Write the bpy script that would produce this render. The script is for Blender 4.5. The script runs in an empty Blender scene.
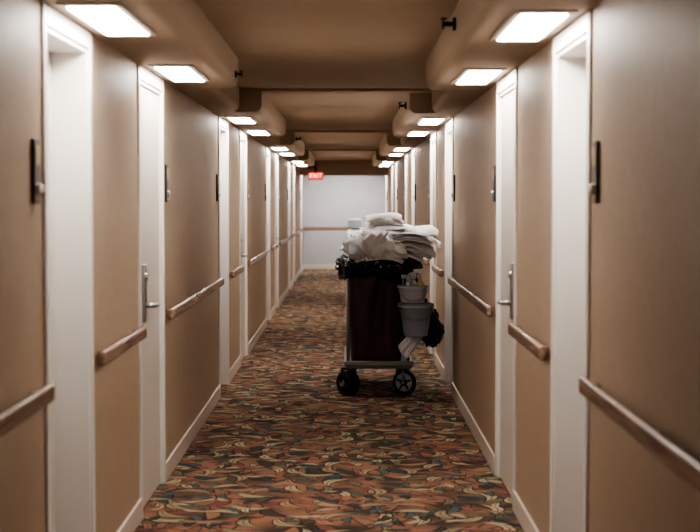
import bpy, bmesh, math, random
from mathutils import Vector, Matrix, noise
random.seed(7)
DEBUG = False
S = bpy.context.scene
COL = S.collection

# ------------------------------------------------------------------ materials
def new_mat(name):
    m = bpy.data.materials.new(name); m.use_nodes = True
    nt = m.node_tree; b = nt.nodes['Principled BSDF']
    return m, nt, b

def simple(name, col, rough=0.5, metal=0.0, bump=0.0, bscale=60, var=0.0, vscale=4, emis=None, estr=0):
    m, nt, b = new_mat(name)
    b.inputs['Base Color'].default_value = (*col, 1)
    b.inputs['Roughness'].default_value = rough
    b.inputs['Metallic'].default_value = metal
    tc = nt.nodes.new('ShaderNodeTexCoord')
    if var > 0:
        n = nt.nodes.new('ShaderNodeTexNoise'); n.inputs['Scale'].default_value = vscale
        n.inputs['Detail'].default_value = 4
        nt.links.new(tc.outputs['Object'], n.inputs['Vector'])
        r = nt.nodes.new('ShaderNodeValToRGB')
        r.color_ramp.elements[0].position = 0.3; r.color_ramp.elements[1].position = 0.7
        r.color_ramp.elements[0].color = (*[c*(1-var) for c in col], 1)
        r.color_ramp.elements[1].color = (*[min(1, c*(1+var)) for c in col], 1)
        nt.links.new(n.outputs['Fac'], r.inputs['Fac'])
        nt.links.new(r.outputs['Color'], b.inputs['Base Color'])
    if bump > 0:
        n = nt.nodes.new('ShaderNodeTexNoise'); n.inputs['Scale'].default_value = bscale
        n.inputs['Detail'].default_value = 3
        nt.links.new(tc.outputs['Object'], n.inputs['Vector'])
        bp = nt.nodes.new('ShaderNodeBump'); bp.inputs['Strength'].default_value = bump
        bp.inputs['Distance'].default_value = 0.01
        nt.links.new(n.outputs['Fac'], bp.inputs['Height'])
        nt.links.new(bp.outputs['Normal'], b.inputs['Normal'])
    if emis:
        b.inputs['Emission Color'].default_value = (*emis, 1)
        b.inputs['Emission Strength'].default_value = estr
    return m

M_wall = simple('wallpaper_taupe', (0.46, 0.355, 0.262), 0.5, bump=0.25, bscale=180, var=0.05, vscale=25)
M_wend = simple('end_wall_paint', (0.46, 0.45, 0.46), 0.6, bump=0.1, bscale=80, var=0.03)
M_white = simple('frame_paint_white', (0.80, 0.77, 0.74), 0.38, bump=0.03, bscale=20)
M_door = simple('door_paint', (0.66, 0.61, 0.56), 0.38, bump=0.03, bscale=20)
M_base = simple('baseboard_cream', (0.66, 0.59, 0.52), 0.4)
M_ceil = simple('ceiling_paint', (0.50, 0.405, 0.31), 0.75, bump=0.2, bscale=60, var=0.04)
M_soff = simple('soffit_paint', (0.52, 0.425, 0.335), 0.7, bump=0.1, bscale=60)
M_dark = simple('dark_metal', (0.03, 0.028, 0.03), 0.4, 0.6)
M_plaq = simple('plaque_bronze', (0.07, 0.055, 0.05), 0.35, 0.4)
M_brass = simple('plaque_card', (0.45, 0.36, 0.22), 0.4, 0.2)
M_steel = simple('brushed_steel', (0.45, 0.44, 0.43), 0.3, 0.9)
M_light = simple('light_diffuser', (0.9, 0.9, 0.9), 0.5, emis=(1.0, 0.94, 0.88), estr=18)
M_lightdim = simple('light_diffuser_dimmed', (0.9, 0.9, 0.9), 0.5, emis=(1.0, 0.94, 0.88), estr=5)
M_lframe = simple('light_trim', (0.55, 0.48, 0.42), 0.5)
M_endfill = simple('end_fill_glow', (0.9, 0.9, 0.9), 0.5, emis=(0.84, 0.90, 1.0), estr=7)  # cool glow for the added fill panel at the corridor end

# wood rail
M_rail, nt, b = new_mat('handrail_wood')
tc = nt.nodes.new('ShaderNodeTexCoord'); mp = nt.nodes.new('ShaderNodeMapping')
mp.inputs['Scale'].default_value = (40, 1.5, 40)
n = nt.nodes.new('ShaderNodeTexNoise'); n.inputs['Scale'].default_value = 2; n.inputs['Detail'].default_value = 5
r = nt.nodes.new('ShaderNodeValToRGB')
r.color_ramp.elements[0].color = (0.22, 0.13, 0.09, 1); r.color_ramp.elements[0].position = 0.3
r.color_ramp.elements[1].color = (0.42, 0.30, 0.23, 1); r.color_ramp.elements[1].position = 0.7
nt.links.new(tc.outputs['Object'], mp.inputs['Vector']); nt.links.new(mp.outputs[0], n.inputs['Vector'])
nt.links.new(n.outputs['Fac'], r.inputs['Fac']); nt.links.new(r.outputs['Color'], b.inputs['Base Color'])
b.inputs['Roughness'].default_value = 0.22

# carpet
M_carp, nt, b = new_mat('floral_carpet')
L = nt.links; N = nt.nodes
tc = N.new('ShaderNodeTexCoord')
def mth(op, a, c=None, clamp=False):
    x = N.new('ShaderNodeMath'); x.operation = op; x.use_clamp = clamp
    for i, v in enumerate((a, c)):
        if v is None: continue
        if isinstance(v, (int, float)): x.inputs[i].default_value = v
        else: L.new(v, x.inputs[i])
    return x.outputs[0]
def vmth(op, a, c):
    x = N.new('ShaderNodeVectorMath'); x.operation = op
    for i, v in enumerate((a, c)):
        if isinstance(v, tuple): x.inputs[i].default_value = v
        else: L.new(v, x.inputs[i])
    return x.outputs[0]
def mixc(f, a, c):
    x = N.new('ShaderNodeMix'); x.data_type = 'RGBA'
    L.new(f, x.inputs[0])
    for i, v in ((6, a), (7, c)):
        if isinstance(v, tuple): x.inputs[i].default_value = (*v, 1)
        else: L.new(v, x.inputs[i])
    return x.outputs[2]
def leaf_layer(under, scale, off, Ln, W, k, palette, edge=(0.03, 0.022, 0.018), thresh=0.0, vein=True, rand=0.75):
    p = vmth('ADD', vmth('MULTIPLY', tc.outputs['Object'], (scale, scale, 0)), (off, off*1.7, 0))
    v = N.new('ShaderNodeTexVoronoi'); v.voronoi_dimensions = '2D'; v.inputs['Scale'].default_value = 1
    v.inputs['Randomness'].default_value = rand
    L.new(p, v.inputs['Vector'])
    d = vmth('SUBTRACT', p, v.outputs['Position'])
    sep = N.new('ShaderNodeSeparateColor'); L.new(v.outputs['Color'], sep.inputs[0])
    ang = mth('MULTIPLY', sep.outputs[0], 6.283)
    rt = N.new('ShaderNodeVectorRotate'); rt.rotation_type = 'Z_AXIS'
    L.new(d, rt.inputs['Vector']); L.new(ang, rt.inputs['Angle'])
    sx = N.new('ShaderNodeSeparateXYZ'); L.new(rt.outputs[0], sx.inputs[0])
    u, w = sx.outputs[0], sx.outputs[1]
    uu = mth('MULTIPLY', u, u)
    vp = mth('ABSOLUTE', mth('SUBTRACT', mth('SUBTRACT', w, mth('MULTIPLY', uu, k)), -0.08))
    wid = mth('MULTIPLY', mth('SUBTRACT', 1.0, mth('DIVIDE', uu, Ln*Ln)), W)
    sd = mth('SUBTRACT', wid, vp)
    keep = mth('GREATER_THAN', sep.outputs[2], thresh)
    outer = mth('MULTIPLY', mth('MULTIPLY', mth('ADD', sd, 0.045), 40, True), keep)
    inner = mth('MULTIPLY', mth('MULTIPLY', sd, 40, True), keep)
    rp = N.new('ShaderNodeValToRGB'); rp.color_ramp.interpolation = 'CONSTANT'
    e = rp.color_ramp.elements
    e[0].color = (*palette[0], 1); e[0].position = 0
    e[1].color = (*palette[1], 1); e[1].position = 1/len(palette)
    for i in range(2, len(palette)):
        q = e.new(i/len(palette)); q.color = (*palette[i], 1)
    L.new(sep.outputs[1], rp.inputs['Fac'])
    col = rp.outputs['Color']
    if vein:
        vm = mth('MULTIPLY', mth('SUBTRACT', 0.03, vp), 50, True)
        col = mixc(vm, col, (0.14, 0.09, 0.045))
    return mixc(inner, mixc(outer, under, edge), col)
nz = N.new('ShaderNodeTexNoise'); nz.inputs['Scale'].default_value = 3.0; nz.inputs['Detail'].default_value = 2
L.new(tc.outputs['Object'], nz.inputs['Vector'])
rp = N.new('ShaderNodeValToRGB')
e = rp.color_ramp.elements
e[0].position = 0.35; e[0].color = (0.06, 0.05, 0.04, 1)
e[1].position = 0.62; e[1].color = (0.34, 0.14, 0.075, 1)
q = e.new(0.48); q.color = (0.20, 0.10, 0.06, 1)
L.new(nz.outputs['Fac'], rp.inputs['Fac'])
c = rp.outputs['Color']
c = leaf_layer(c, 5.4, 3.1, 0.62, 0.20, 0.5, [(0.31, 0.12, 0.07), (0.05, 0.085, 0.085), (0.33, 0.15, 0.08), (0.08, 0.06, 0.05), (0.24, 0.07, 0.05)], vein=False)
c = leaf_layer(c, 6.6, 11.3, 0.62, 0.16, 0.6, [(0.07, 0.14, 0.14), (0.38, 0.30, 0.17), (0.28, 0.11, 0.06), (0.20, 0.18, 0.10), (0.09, 0.16, 0.13)], thresh=0.3)
c = leaf_layer(c, 5.4, 23.7, 0.68, 0.17, 0.9, [(0.48, 0.40, 0.25), (0.40, 0.31, 0.17), (0.34, 0.27, 0.15), (0.40, 0.22, 0.12), (0.46, 0.37, 0.22)], thresh=0.2)
c = leaf_layer(c, 8.2, 41.2, 0.55, 0.17, 0.6, [(0.50, 0.41, 0.26), (0.06, 0.14, 0.14), (0.34, 0.13, 0.08), (0.05, 0.05, 0.045)], thresh=0.45)
hs = N.new('ShaderNodeHueSaturation'); hs.inputs['Saturation'].default_value = 0.86
L.new(c, hs.inputs['Color'])
fz = N.new('ShaderNodeTexNoise'); fz.inputs['Scale'].default_value = 250
L.new(tc.outputs['Object'], fz.inputs['Vector'])
fm = mth('ADD', mth('MULTIPLY', fz.outputs['Fac'], 0.8), 0.52)
mul = N.new('ShaderNodeVectorMath'); mul.operation = 'SCALE'
L.new(hs.outputs[0], mul.inputs[0]); L.new(fm, mul.inputs['Scale'])
L.new(mul.outputs[0], b.inputs['Base Color'])
b.inputs['Roughness'].default_value = 0.9
b.inputs['Specular IOR Level'].default_value = 0.2
bp = N.new('ShaderNodeBump'); bp.inputs['Strength'].default_value = 0.5; bp.inputs['Distance'].default_value = 0.006
L.new(fz.outputs['Fac'], bp.inputs['Height']); L.new(bp.outputs[0], b.inputs['Normal'])

# ------------------------------------------------------------------ mesh builder
class MB:
    def __init__(s): s.bm = bmesh.new(); s.mats = []
    def mi(s, m):
        if m not in s.mats: s.mats.append(m)
        return s.mats.index(m)
    def box(s, lo, hi, m, bevel=0, seg=2, rot=None):
        lo, hi = Vector(lo), Vector(hi)
        ce, sz = (lo+hi)/2, hi-lo
        r = bmesh.ops.create_cube(s.bm, size=1)
        vs = r['verts']
        for v in vs: v.co = Vector((v.co.x*sz.x, v.co.y*sz.y, v.co.z*sz.z))
        fs = set(f for v in vs for f in v.link_faces)
        i = s.mi(m)
        for f in fs: f.material_index = i
        allv = set(vs)
        if bevel > 0:
            es = list(set(e for v in vs for e in v.link_edges))
            rr = bmesh.ops.bevel(s.bm, geom=es, offset=bevel, segments=seg, affect='EDGES', profile=0.5)
            allv = set(v for v in allv if v.is_valid) | set(rr['verts'])
            for f in rr['faces']: f.material_index = i; f.smooth = True
        for v in allv:
            if rot: v.co = rot @ v.co
            v.co += ce
    def tube(s, p0, p1, r0, m, r1=None, n=16, cap=True):
        p0, p1 = Vector(p0), Vector(p1); r1 = r0 if r1 is None else r1
        ax = (p1-p0).normalized(); q = ax.to_track_quat('Z', 'Y').to_matrix()
        i = s.mi(m); rings = []
        for p, r in ((p0, r0), (p1, r1)):
            rings.append([s.bm.verts.new(p + q @ Vector((r*math.cos(a), r*math.sin(a), 0))) for a in [2*math.pi*k/n for k in range(n)]])
        for k in range(n):
            f = s.bm.faces.new((rings[0][k], rings[0][(k+1) % n], rings[1][(k+1) % n], rings[1][k])); f.smooth = True; f.material_index = i
        if cap:
            f = s.bm.faces.new(rings[0][::-1]); f.material_index = i
            f = s.bm.faces.new(rings[1]); f.material_index = i
    def path(s, pts, r, m, n=10):
        pts = [Vector(p) for p in pts]; i = s.mi(m); rings = []
        for k, p in enumerate(pts):
            t = (pts[min(k+1, len(pts)-1)] - pts[max(k-1, 0)]).normalized()
            q = t.to_track_quat('Z', 'Y').to_matrix()
            rings.append([s.bm.verts.new(p + q @ Vector((r*math.cos(2*math.pi*j/n), r*math.sin(2*math.pi*j/n), 0))) for j in range(n)])
        for a, c2 in zip(rings, rings[1:]):
            for j in range(n):
                f = s.bm.faces.new((a[j], a[(j+1) % n], c2[(j+1) % n], c2[j])); f.smooth = True; f.material_index = i
        s.bm.faces.new(rings[0][::-1]).material_index = i; s.bm.faces.new(rings[-1]).material_index = i
    def loft(s, rings, m, cap0=True, cap1=True, smooth=True):
        i = s.mi(m); R = [[s.bm.verts.new(p) for p in r] for r in rings]
        n = len(R[0])
        for a, c2 in zip(R, R[1:]):
            for j in range(n):
                f = s.bm.faces.new((a[j], a[(j+1) % n], c2[(j+1) % n], c2[j])); f.smooth = smooth; f.material_index = i
        if cap0: s.bm.faces.new(R[0][::-1]).material_index = i
        if cap1: s.bm.faces.new(R[-1]).material_index = i
    def grid(s, fn, nu, nv, m, closed=False):
        i = s.mi(m)
        V = [[s.bm.verts.new(fn(a/nu, c2/nv)) for c2 in range(nv+1)] for a in range(nu+1)]
        for a in range(nu):
            for c2 in range(nv):
                f = s.bm.faces.new((V[a][c2], V[a+1][c2], V[a+1][c2+1], V[a][c2+1])); f.smooth = True; f.material_index = i
    def torus(s, ce, axis, R, r, m, nu=32, nv=12):
        i = s.mi(m); ce = Vector(ce); q = Vector(axis).to_track_quat('Z', 'Y').to_matrix()
        V = []
        for a in range(nu):
            A = 2*math.pi*a/nu
            V.append([s.bm.verts.new(ce + q @ Vector(((R+r*math.cos(B))*math.cos(A), (R+r*math.cos(B))*math.sin(A), r*math.sin(B)))) for B in [2*math.pi*k/nv for k in range(nv)]])
        for a in range(nu):
            for k in range(nv):
                f = s.bm.faces.new((V[a][k], V[(a+1) % nu][k], V[(a+1) % nu][(k+1) % nv], V[a][(k+1) % nv])); f.smooth = True; f.material_index = i
    def done(s, name, parent=None, recalc=True, mods=None):
        if recalc: bmesh.ops.recalc_face_normals(s.bm, faces=s.bm.faces)
        me = bpy.data.meshes.new(name); s.bm.to_mesh(me); s.bm.free()
        for m in s.mats: me.materials.append(m)
        o = bpy.data.objects.new(name, me); COL.objects.link(o)
        if parent: o.parent = parent
        return o
def empty(name, loc=(0, 0, 0)):
    o = bpy.data.objects.new(name, None); COL.objects.link(o); o.location = loc
    o.empty_display_size = 0.1
    return o

# ------------------------------------------------------------------ room
XL, XR = -0.98, 0.81
Y0, Y1 = -6.0, 31.6
SOF = 2.133; CEIL = 2.30
RAILH = 0.89
def doors_for(side):
    off = 0 if side < 0 else 0.18
    ds = []
    for k in range(-1, 5):
        a = 4.70 + off + 6.3*k
        if a+0.9 < Y1-0.3: ds.append((a, a+0.78, 'A'))
        if a+3.0 < Y1-0.3: ds.append((a+2.11, a+2.93, 'B'))
    return ds
TH = 0.22; DH = 2.07
m = MB(); m.box((XL-TH-0.1, Y0-0.1, -0.1), (XR+TH+0.1, Y1+0.1, 0), M_carp); m.done('floor')
m = MB(); m.box((XL-TH-0.1, Y0-0.1, CEIL), (XR+TH+0.1, Y1+0.1, CEIL+0.1), M_ceil); m.done('ceiling')
m = MB(); m.box((XL-TH, Y1, 0), (XR+TH, Y1+0.1, CEIL), M_wend); m.done('wall_end')
m = MB(); m.box((XL-TH, Y0-0.1, 0), (XR+TH, Y0, CEIL), M_wall); m.done('wall_back')

door_i = 0; trim_i = 0
for side, X in ((-1, XL), (1, XR)):
    nm = 'left' if side < 0 else 'right'
    ds = doors_for(side)
    def xr(a, b_):  # distances from wall face into the room (negative = into wall)
        p, q_ = X - side*a, X - side*b_
        return min(p, q_), max(p, q_)
    segs = []; y = Y0
    for d in ds: segs.append((y, d[0])); y = d[1]
    segs.append((y, Y1))
    w = MB()
    lo, hi = xr(-TH, 0)
    for a, c2 in segs: w.box((lo, a, 0), (hi, c2, CEIL), M_wall)
    for d in ds: w.box((lo, d[0], DH), (hi, d[1], CEIL), M_wall)
    w.done('wall_'+nm)
    bb = MB()
    lo, hi = xr(0, 0.014)
    for a, c2 in segs:
        aa = a+0.045 if a > Y0 else a; cc = c2-0.045 if c2 < Y1 else c2
        bb.box((lo, aa, 0), (hi, cc, 0.10), M_base, 0.004)
    bb.done('baseboard_'+nm)
    # handrails
    for a, c2 in segs:
        aa = a+0.09 if a > Y0 else a+0.05; cc = c2-0.11 if c2 < Y1 else c2-0.05
        if cc-aa < 0.3: continue
        h = MB()
        lo, hi = xr(0.022, 0.05)
        h.box((lo, aa, RAILH-0.030), (hi, cc, RAILH+0.030), M_rail, 0.0125, 4)
        nb = max(2, int((cc-aa)/0.9)+1)
        lo2, hi2 = xr(0.0, 0.026)
        for j in range(nb):
            yy = aa+0.12+(cc-aa-0.24)*j/(nb-1)
            h.box((lo2, yy-0.025, RAILH-0.02), (hi2, yy+0.025, RAILH+0.02), M_rail, 0.004)
        h.done('handrail')
    for d in ds:
        trim_i += 1; door_i += 1
        rec = 0.13 if d[2] == 'A' else 0.012
        t = MB()
        lo, hi = xr(-0.005, 0.010)
        t.box((lo, d[0]-0.045, 0), (hi, d[0]+0.004, SOF-0.002), M_white, 0.003)
        t.box((lo, d[1]-0.004, 0), (hi, d[1]+0.045, SOF-0.002), M_white, 0.003)
        t.box((lo, d[0]+0.004, DH-0.004), (hi, d[1]-0.004, SOF-0.002), M_white, 0.003)
        lo, hi = xr(-TH, 0)
        t.box((lo, d[0], 0), (hi, d[0]+0.02, DH), M_white)
        t.box((lo, d[1]-0.02, 0), (hi, d[1], DH), M_white)
        t.box((lo, d[0]+0.02, DH-0.02), (hi, d[1]-0.02, DH), M_white)
        t.done('trim_%d' % trim_i)
        dd = MB()
        lo, hi = xr(-rec-0.045, -rec)
        dd.box((lo, d[0]+0.022, 0.006), (hi, d[1]-0.022, DH-0.022), M_door, 0.003)
        hy = d[0]+0.19 if d[2] == 'B' else d[0]+0.10
        sg = 1
        lo, hi = xr(-rec-0.002, -rec+0.016)
        dd.box((lo, hy-0.035, 0.91), (hi, hy+0.035, 1.19), M_steel, 0.005)
        fx = X + side*(rec-0.009)
        dd.tube((fx, hy, 0.99), (fx-side*0.055, hy, 0.99), 0.012, M_steel)
        dd.path([(fx-side*0.052, hy-sg*0.005, 0.99), (fx-side*0.055, hy+sg*0.05, 0.992), (fx-side*0.05, hy+sg*0.12, 0.985)], 0.011, M_steel)
        dd.tube((fx, hy, 1.13), (fx-side*0.016, hy, 1.13), 0.018, M_steel)
        dd.done('door_%d' % door_i)
        py = d[0]-0.17 if d[2] == 'A' else d[1]+0.17
        p = MB()
        lo, hi = xr(0, 0.012)
        p.box((lo, py-0.04, 1.49), (hi, py+0.04, 1.69), M_plaq, 0.003)
        lo, hi = xr(0.011, 0.015)
        p.box((lo, py-0.030, 1.61), (hi, py+0.030, 1.67), M_brass, 0.001)
        lo, hi = xr(0.0, 0.026)
        p.box((lo, py-0.035, 1.52), (hi, py+0.035, 1.55), M_steel, 0.004)
        p.done('room_number_sign')
        lx = X - side*0.15
        yc = (d[0]+d[1])/2 + 0.02
        l = MB()
        l.box((lx-0.105, yc-0.44, SOF-0.010), (lx+0.105, yc+0.44, SOF+0.002), M_lframe, 0.004)
        l.box((lx-0.078, yc-0.39, SOF-0.014), (lx+0.078, yc+0.39, SOF-0.006), M_light if d[0] > 3 else M_lightdim)
        l.done('ceiling_light')
    s_ = MB()
    i = s_.mi(M_soff)
    def prof(width):
        R = 0.05; pts = [(0, CEIL), (0, SOF)]
        for a in range(7):
            A = math.pi/2*a/6
            pts.append((width-R+R*math.sin(A), SOF+R-R*math.cos(A)))
        pts.append((width, CEIL))
        return pts
    spans = []
    st = [d[0] for d in ds if d[2] == 'A' and d[0] > 0]
    cur = Y0
    for k, a in enumerate(st):
        ws = a-0.55 if k else Y0
        we = min(a+3.55, Y1)
        if ws > cur: spans.append((cur, ws, 0.20))
        spans.append((ws, we, 0.36)); cur = we
    if cur < Y1: spans.append((cur, Y1, 0.20))
    for a, c2, wd in spans:
        P = prof(wd)
        rings = [[Vector((X-side*px, yy, pz)) for px, pz in P] for yy in (a, c2)]
        s_.loft(rings, M_soff, smooth=False)
    s_.done('soffit_'+nm)
    if side < 0: spansL = spans

for a, c2, wd in spansL:
    if wd > 0.3 and a > 0:
        bmb = MB(); bmb.box((XL+0.2, a, CEIL-0.02), (XR-0.2, a+0.24, CEIL), M_ceil, 0.008)
        bmb.done('ceiling_beam')
m = MB(); m.box((XL, 29.35, 2.0), (XR, 29.6, CEIL), M_soff, 0.01); m.done('ceiling_header')
m = MB(); m.box((XL, Y1-0.02, RAILH-0.03), (XR, Y1, RAILH+0.03), M_rail, 0.005); m.done('trim_end_rail')
m = MB(); m.box((XL, Y1-0.015, 0), (XR, Y1, 0.10), M_base, 0.004); m.done('baseboard_end')
m = MB()
m.box((-0.45, 29.9, CEIL-0.03), (0.30, 31.0, CEIL), M_lframe, 0.005)
m.box((-0.42, 29.95, CEIL-0.036), (0.27, 30.95, CEIL-0.028), M_endfill)
m.done('end_fill_panel')  # added glowing panel, hidden behind the header, to brighten the end wall

def sprinkler(x, y, z, side, s=1.0):
    s_ = MB()
    s_.tube((x, y, z), (x-side*0.012*s, y, z), 0.028*s, M_dark)
    s_.tube((x-side*0.01*s, y, z), (x-side*0.05*s, y, z), 0.010*s, M_dark)
    s_.tube((x-side*0.05*s, y, z), (x-side*0.056*s, y, z), 0.022*s, M_dark)
    s_.box((x-side*0.05*s-0.012*s, y-0.02*s, z+0.018*s), (x-side*0.05*s+0.012*s, y+0.02*s, z+0.024*s), M_dark)
    s_.done('fire_sprinkler')
sprinkler(XR-0.36, 6.1, 2.235, 1)
sprinkler(XL+0.36, 8.0, 2.19, -1, 0.7)
sprinkler(XR-0.36, 11.2, 2.225, 1)
sprinkler(XL+0.36, 17.3, 2.225, -1)

ex = empty('exit_sign', (-0.62, 27.9, 1.96))
M_red = simple('exit_red', (0.6, 0.03, 0.02), 0.4, emis=(1, 0.05, 0.02), estr=0.4)
M_exw = simple('exit_letter', (0.9, 0.8, 0.75), 0.4, emis=(1, 0.75, 0.7), estr=1.0)
e_ = MB(); e_.box((-0.14, -0.025, -0.075), (0.14, 0.025, 0.075), M_red, 0.008)
e_.box((-0.02, -0.02, 0.07), (0.02, 0.02, SOF-1.96), M_dark); e_.done('housing', ex)
cu = bpy.data.curves.new('letters', 'FONT'); cu.body = 'EXIT'; cu.size = 0.12; cu.align_x = 'CENTER'; cu.align_y = 'CENTER'; cu.extrude = 0.002
to = bpy.data.objects.new('letters', cu); COL.objects.link(to); to.parent = ex
to.location = (0, -0.028, 0); to.rotation_euler = (math.pi/2, 0, 0); cu.materials.append(M_exw)

# ------------------------------------------------------------------ cart
M_grey = simple('cart_grey_plastic', (0.26, 0.25, 0.25), 0.45)
M_maroon = simple('bag_maroon', (0.060, 0.022, 0.030), 0.6, bump=0.15, bscale=250, var=0.2, vscale=6)
M_black = simple('bin_liner_black', (0.012, 0.012, 0.014), 0.2)
M_rub = simple('tire_rubber', (0.015, 0.015, 0.016), 0.7)
M_hub = simple('hub_grey', (0.40, 0.42, 0.45), 0.4)
M_tow = simple('towel_white', (0.86, 0.85, 0.86), 0.95, bump=0.4, bscale=220)
M_towg = simple('towel_grey', (0.64, 0.65, 0.70), 0.95, bump=0.4, bscale=220)
M_bkt = simple('bucket_grey', (0.38, 0.41, 0.49), 0.4)
M_bktw = simple('bucket_pale', (0.54, 0.57, 0.64), 0.4)
M_cap = simple('bottle_white', (0.75, 0.75, 0.75), 0.4)
M_yel = simple('bottle_yellow', (0.62, 0.55, 0.28), 0.4)
M_blue = simple('box_blue', (0.40, 0.48, 0.58), 0.5)

CY = 11.0
cart = empty('housekeeping_cart', (0, 0, 0))
CX0, CX1 = 0.0, 0.49
d = MB()
d.box((CX0-0.02, CY, 0.215), (CX1, CY+1.15, 0.255), M_grey, 0.015, 3)
d.box((CX0-0.03, CY-0.02, 0.235), (CX1+0.01, CY+0.03, 0.275), M_grey, 0.012, 3)
d.box((CX0-0.03, CY, 0.235), (CX0+0.01, CY+1.16, 0.275), M_grey, 0.012, 3)
d.box((CX1-0.03, CY, 0.235), (CX1+0.01, CY+1.16, 0.275), M_grey, 0.012, 3)
d.done('deck', cart)
f = MB()
for x in (CX0+0.0, CX1-0.03):
    f.tube((x, CY+0.03, 0.25), (x, CY+0.03, 1.00), 0.011, M_grey)
    f.tube((x, CY+0.50, 0.25), (x, CY+0.50, 1.00), 0.013, M_grey)
    f.tube((x, CY+1.10, 0.25), (x, CY+1.10, 1.00), 0.013, M_grey)
    f.tube((x, CY+0.03, 1.00), (x, CY+1.10, 1.00), 0.013, M_grey)
for yy in (0.03, 0.50, 1.10):
    f.tube((CX0, CY+yy, 1.00), (CX1-0.03, CY+yy, 1.00), 0.013, M_grey)
f.done('frame', cart)
sh = MB()
for z in (0.50, 0.76, 1.0):
    sh.box((CX0+0.01, CY+0.50, z), (CX1-0.04, CY+1.12, z+0.02), M_grey, 0.006)
sh.box((CX0-0.005, CY+0.50, 0.27), (CX0+0.01, CY+1.12, 1.0), M_grey)
sh.box((CX1-0.04, CY+0.50, 0.27), (CX1-0.025, CY+1.12, 1.0), M_grey)
sh.done('shelves', cart)
def wheel(nm, x, y, R, wd, big, tilt=0.0, fork=M_rub, dual=False):
    w = MB()
    ax = Vector((math.cos(tilt), math.sin(tilt), 0))
    ce = Vector((x, y, R))
    offs = (-0.032, 0.032) if dual else (0,)
    for o in offs:
        c2 = ce+ax*o
        w.torus(c2, ax, R-wd*0.5, wd*0.5, M_rub)
        w.tube(c2-ax*wd*0.35, c2+ax*wd*0.35, R-wd*0.75, M_hub if big else M_rub, n=28)
        w.tube(c2-ax*wd*0.6, c2+ax*wd*0.6, R*0.28, M_dark if big else M_grey)
        if big:
            w.torus(c2-ax*wd*0.36, ax, R-wd*1.0, 0.006, M_hub)
            for a in range(5):
                A = a*2*math.pi/5+0.3
                q = ax.to_track_quat('Z', 'Y').to_matrix()
                dr = q @ Vector((math.cos(A), math.sin(A), 0))
                w.tube(c2-ax*wd*0.38+dr*R*0.2, c2-ax*wd*0.38+dr*(R-wd), 0.008, M_dark, n=8)
    hw = 0.062 if dual else wd*0.5+0.012
    for sg in (-1, 1):
        w.tube(ce+ax*sg*hw, ce+ax*sg*hw*0.9+Vector((0, 0.0, 0.215-R)), 0.010, fork)
    w.tube(ce-ax*(hw+0.006), ce+ax*(hw+0.006), 0.012, M_steel)
    w.box((x-0.045, y-0.045, 0.200), (x+0.045, y+0.045, 0.217), fork, 0.004)
    w.done(nm, cart)
wheel('caster_1', 0.0, CY+0.10, 0.095, 0.050, False, 0.6, dual=True)
wheel('caster_2', 0.435, CY+0.10, 0.100, 0.035, True, 1.05, fork=M_grey)
wheel('caster_3', 0.03, CY+1.03, 0.095, 0.035, False, 0.3)
wheel('caster_4', 0.43, CY+1.03, 0.095, 0.035, False, 0.2)

def rrect(cx, cy, hx, hy, n, p=5):
    out = []
    for k in range(n):
        A = 2*math.pi*k/n
        c_, s__ = math.cos(A), math.sin(A)
        r_ = (abs(c_)**p + abs(s__)**p)**(-1/p)
        out.append((cx+hx*r_*c_, cy+hy*r_*s__, A))
    return out
bag = MB(); rings = []
NB = 128
for k in range(30):
    t = k/29; z = 0.262+t*(1.02-0.262)
    hx = 0.212+0.012*math.sin(t*3.1)-0.02*(1-t)**3; hy = 0.215+0.02*math.sin(t*3.0)
    ring = []
    for x, y, A in rrect(0.220, CY+0.25, hx, hy, NB):
        nx, ny = math.cos(A), math.sin(A)
        wv = 0.009*math.sin(x*42+1.8*math.sin(t*4))*(0.3+0.7*t) + 0.022*noise.noise(Vector((x*7, y*7, z*3.2)))
        ring.append(Vector((x+nx*wv*0.6, y+ny*wv*1.5, z)))
    rings.append(ring)
bag.loft(rings, M_maroon, True, False)
bag.done('laundry_bag', cart)
# liner: crumpled overhanging rim
ln = MB(); rings = []
NL = 280
prof_ = [(-0.05, 0.99), (-0.03, 1.035), (0.0, 1.06), (0.03, 1.06), (0.055, 1.045), (0.068, 1.02), (0.075, 0.99), (0.078, 0.96), (0.074, 0.93), (0.062, 0.905), (0.045, 0.895)]
for j, (o, z) in enumerate(prof_):
    ring = []
    for x, y, A in rrect(0.225, CY+0.25, 0.225, 0.235, NL, 4):
        P = Vector((x, y, z))
        n1 = noise.noise(P*7)
        n2 = noise.noise(Vector((x*24, y*24, z*14+4)))
        n3 = noise.noise(Vector((x*3.5+9, y*3.5, 3)))
        o2 = o + 0.05*n1 + 0.045*abs(n2)*(j > 0)
        zz = z + 0.03*n1*(j/10) + 0.016*n2 + 0.12*n3*(j/10)
        ring.append(Vector((x+math.cos(A)*o2*0.7, y+math.sin(A)*o2, zz)))
    rings.append(ring)
ln.loft(rings, M_black, True, False)
for cx, cz, sx, sz, sy in ((-0.03, 1.00, 0.055, 0.06, 0), (0.47, 0.99, 0.075, 0.075, 0), (0.37, 0.98, 0.09, 0.060, -0.12), (0.06, 0.985, 0.08, 0.055, -0.12), (0.21, 0.975, 0.10, 0.045, -0.13)):
    def fn(u, v, cx=cx, cz=cz, sx=sx, sz=sz, sy=sy):
        th, ph = u*2*math.pi, v*math.pi
        dn = Vector((math.sin(ph)*math.cos(th), math.sin(ph)*math.sin(th), math.cos(ph)))
        rr = 1+0.5*noise.noise(dn*2.2+Vector((cx*9, 0, 0)))+0.45*abs(noise.noise(dn*6+Vector((0, cx*7, 0))))
        return Vector((cx+dn.x*sx*rr, CY+0.12+sy+dn.y*0.08*rr, cz+dn.z*sz*rr))
    ln.grid(fn, 56, 36, M_black)
ln.done('bin_liner', cart)

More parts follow.
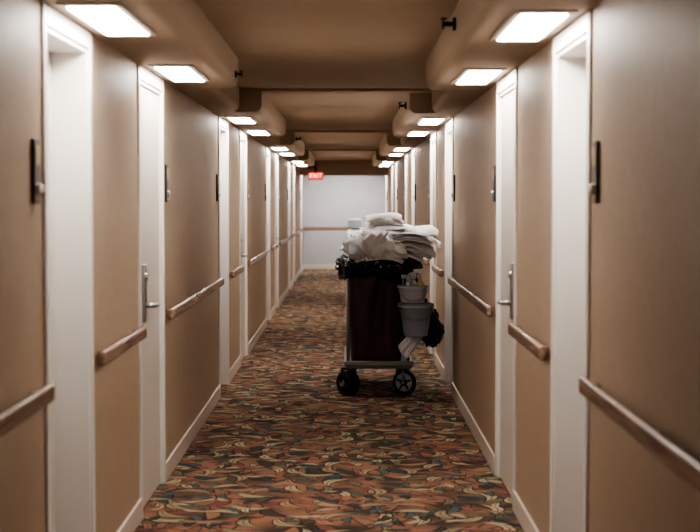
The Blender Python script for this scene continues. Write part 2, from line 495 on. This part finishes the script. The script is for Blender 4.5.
# towels / linens : loose heap
def sheet(mb, x0, x1, y0, y1, z, t, mat, dl=0.03, drt=0.03, tilt=0.0, seed=0, rz=0.0, amp=0.008, own=0.0):
    cx, cy = (x0+x1)/2, (y0+y1)/2; hx, hy = (x1-x0)/2, (y1-y0)/2
    cr, sr = math.cos(rz), math.sin(rz)
    def prof2(u): return max(0.0, 1-abs(u)**10)**0.5
    def fn(sgn):
        def g(a, c2):
            u = math.sin((a*2-1)*math.pi/2); v = math.sin((c2*2-1)*math.pi/2)
            lx = u*hx*(1+0.12*noise.noise(Vector((u*0.5, v*2.2, seed))))
            ly = v*hy*(1+0.12*noise.noise(Vector((u*3, seed, v*0.6))))
            X_, Y_ = cx+lx*cr-ly*sr, cy+lx*sr+ly*cr
            h = z + tilt*u - (drt if u > 0 else dl)*abs(u)**2.5 - 0.035*(v**4 if v < 0 else v**4*0.5)
            h += amp*2*noise.noise(Vector((X_*7, Y_*5, z*2.0))) + own*2*noise.noise(Vector((X_*10, Y_*7, seed*5.1)))
            return Vector((X_, Y_, h + sgn*t/2*prof2(u)*prof2(v)))
        return g
    mb.grid(fn(1), 48, 24, mat); mb.grid(fn(-1), 48, 24, mat)
tw = MB()
R_ = random.uniform
levels = [(1.070, 0.12, 0.46, 0.02), (1.085, 0.08, 0.52, 0.03), (1.105, 0.04, 0.58, 0.045), (1.128, 0.02, 0.62, 0.05), (1.15, 0.0, 0.65, 0.055),
          (1.175, -0.01, 0.67, 0.055), (1.20, 0.0, 0.69, 0.05), (1.222, 0.02, 0.69, 0.045), (1.244, 0.05, 0.68, 0.04), (1.265, 0.07, 0.65, 0.045), (1.285, 0.10, 0.60, 0.05), (1.302, 0.13, 0.55, 0.05)]
sd = 0
for i, (z, a, c2, dr) in enumerate(levels):
    for j in range(2):
        sd += 1
        sheet(tw, a+R_(-0.03, 0.03), c2+R_(-0.06, 0.02), CY-0.04+R_(-0.05, 0.04)+0.004*i, CY+0.48, z+j*0.012, R_(0.011, 0.020),
              M_tow if random.random() > 0.12 else M_towg, dl=0.03, drt=dr*R_(0.3, 1.8), tilt=R_(-0.010, 0.026), seed=sd*1.37, rz=R_(-0.17, 0.17), amp=0.016, own=0.006)
for j in range(3):
    sheet(tw, 0.13+0.005*j, 0.42-0.006*j, CY+0.05, CY+0.42, 1.345+j*0.021, 0.023, M_tow, dl=0.012, drt=0.012, tilt=0.004, seed=50+j, rz=0.06, amp=0.006)
def crumple(mb, cx, cz, sx, sz, y, sy, mat, seed, dirx=0.6):
    def g(u, v):
        th, ph = u*2*math.pi, v*math.pi
        dn = Vector((math.sin(ph)*math.cos(th), math.sin(ph)*math.sin(th), math.cos(ph)))
        q = Vector((dn.x*sx, dn.y*sy, dn.z*sz))
        w = noise.noise(q*9+Vector((seed, 0, 0)))
        ridge = 1-2.4*abs(noise.noise(Vector(((q.x*1.0+q.z*dirx)*20+w*1.6, q.y*6, (q.z-q.x*dirx)*5+seed))))
        rr = 1+0.30*noise.noise(dn*1.6+Vector((0, seed, 0)))+0.19*ridge
        return Vector((cx+dn.x*sx*rr, y+dn.y*sy*rr, cz+dn.z*sz*rr))
    mb.grid(g, 120, 70, mat)
crumple(tw, 0.10, 1.135, 0.115, 0.085, CY-0.03, 0.10, M_towg, 3.3, 0.7)
crumple(tw, 0.21, 1.170, 0.12, 0.10, CY-0.045, 0.085, M_tow, 7.9, -0.6)
crumple(tw, 0.33, 1.120, 0.10, 0.06, CY-0.03, 0.08, M_tow, 12.4, 0.9)
o = tw.done('towel_stack')
bk = MB()
for j in range(6):
    sheet(bk, 0.0, 0.42, CY+0.58, CY+1.05, 1.045+j*0.042, 0.043, M_tow, dl=0.006, drt=0.006, seed=80+j, amp=0.003)
bk.done('folded_sheets', cart)
bx = MB(); bx.box((0.0, CY+0.62, 1.285), (0.11, CY+0.85, 1.335), M_blue, 0.006); bx.box((0.005, CY+0.63, 1.335), (0.105, CY+0.84, 1.35), M_tow, 0.004)
bx.done('tissue_box', cart)

def bucket(name, x, y, z, r0, r1, h, mat, handle=True):
    bkt = MB(); n = 40; rings = []
    for r_, zz in ((r0*0.97, z), (r0, z+0.01), (r0+(r1-r0)*0.85, z+h*0.85), (r1*1.03, z+h*0.87), (r1*1.03, z+h*0.90), (r1, z+h*0.91), (r1*1.01, z+h*0.97), (r1*1.06, z+h*0.98), (r1*1.06, z+h), (r1*0.98, z+h), (r0*0.93, z+0.015)):
        rings.append([Vector((x+r_*math.cos(2*math.pi*k/n), y+r_*math.sin(2*math.pi*k/n), zz)) for k in range(n)])
    bkt.loft(rings, mat)
    if handle:
        pts = [(x+r1*1.07*math.cos(a), y-0.02-(r1*0.95)*math.sin(a), z+h*0.93-0.10*math.sin(a)) for a in [math.pi*k/16 for k in range(17)]]
        bkt.path(pts, 0.004, M_steel, 8)
        for sg in (-1, 1): bkt.tube((x+sg*r1*1.0, y-0.02, z+h*0.93), (x+sg*r1*1.10, y-0.02, z+h*0.93), 0.012, mat)
    bkt.path([(x-r1*0.6, y+r1*0.75, z+h*0.97), (x-r1*0.8, y+r1*0.8, z+h+0.05), (CX1-0.03, y+r1*0.7, z+h+0.03)], 0.006, M_steel, 8)
    bkt.done(name)
bucket('bucket', 0.515, CY-0.02, 0.47, 0.092, 0.125, 0.25, M_bkt)
bucket('bucket', 0.490, CY-0.04, 0.725, 0.092, 0.108, 0.13, M_bktw, True)
def bottle(x, y, z, mat, cap, h=0.2):
    bo = MB(); n = 24; rings = []
    for r_, zz in ((0.03, 0), (0.036, 0.01), (0.037, h*0.55), (0.03, h*0.7), (0.013, h*0.85), (0.013, h)):
        rings.append([Vector((x+r_*math.cos(2*math.pi*k/n), y+r_*math.sin(2*math.pi*k/n), z+zz)) for k in range(n)])
    bo.loft(rings, mat)
    bo.tube((x, y, z+h), (x, y, z+h+0.03), 0.016, cap)
    bo.box((x-0.05, y-0.012, z+h+0.025), (x+0.03, y+0.012, z+h+0.055), cap, 0.005)
    bo.box((x-0.04, y-0.006, z+h-0.02), (x-0.03, y+0.006, z+h+0.03), cap, 0.002)
    bo.done('spray_bottle')
bottle(0.545, CY-0.03, 0.742, M_yel, M_cap, 0.18)
bottle(0.450, CY-0.07, 0.742, M_cap, M_bkt, 0.14)
bottle(0.490, CY+0.00, 0.742, M_blue, M_cap, 0.16)
tb = MB()
def fn(u, v):
    th, ph = u*2*math.pi, v*math.pi
    dn = Vector((math.sin(ph)*math.cos(th), math.sin(ph)*math.sin(th), math.cos(ph)))
    rr = 1+0.35*noise.noise(dn*2.6+Vector((5, 0, 0)))+0.2*abs(noise.noise(dn*6))
    k = 1-0.45*max(0, dn.z)
    return Vector((0.650+dn.x*0.09*rr*k-0.05*max(0, dn.z), CY+0.32+dn.y*0.16*rr*k, 0.52+dn.z*0.17*rr))
tb.grid(fn, 60, 40, M_black)
tb.path([(0.60, CY+0.3, 0.68), (0.55, CY+0.3, 0.85), (0.47, CY+0.3, 1.0)], 0.012, M_black)
tb.done('trash_bag', cart)
rg = MB()
def rag(a, c2):
    return Vector((0.43+0.13*a+0.02*math.sin(c2*5)-0.03*c2, CY-0.02+0.025*math.sin(a*14+c2*3), 0.50-0.20*c2*(0.6+0.4*math.sin(a*3.1))))
rg.grid(rag, 36, 16, M_tow)
rg.done('cleaning_cloth', cart)

# ------------------------------------------------------------------ world
wd = bpy.data.worlds.new('World'); S.world = wd; wd.use_nodes = True
wd.node_tree.nodes['Background'].inputs[0].default_value = (0.05, 0.045, 0.04, 1)
wd.node_tree.nodes['Background'].inputs[1].default_value = 0.3

# ------------------------------------------------------------------ camera
cam = bpy.data.cameras.new('camera'); co = bpy.data.objects.new('camera', cam); COL.objects.link(co)
cam.sensor_width = 36; cam.lens = 1450/700*36
co.location = (0, 0, 1.5)
co.rotation_euler = (math.radians(90)-math.atan(66/1450), 0, -math.atan(2/1450))
cam.dof.use_dof = True; cam.dof.focus_distance = 11.1; cam.dof.aperture_fstop = 3.5
S.camera = co
S.view_settings.view_transform = 'AgX'
S.view_settings.look = 'AgX - High Contrast'
S.view_settings.exposure = 0.9
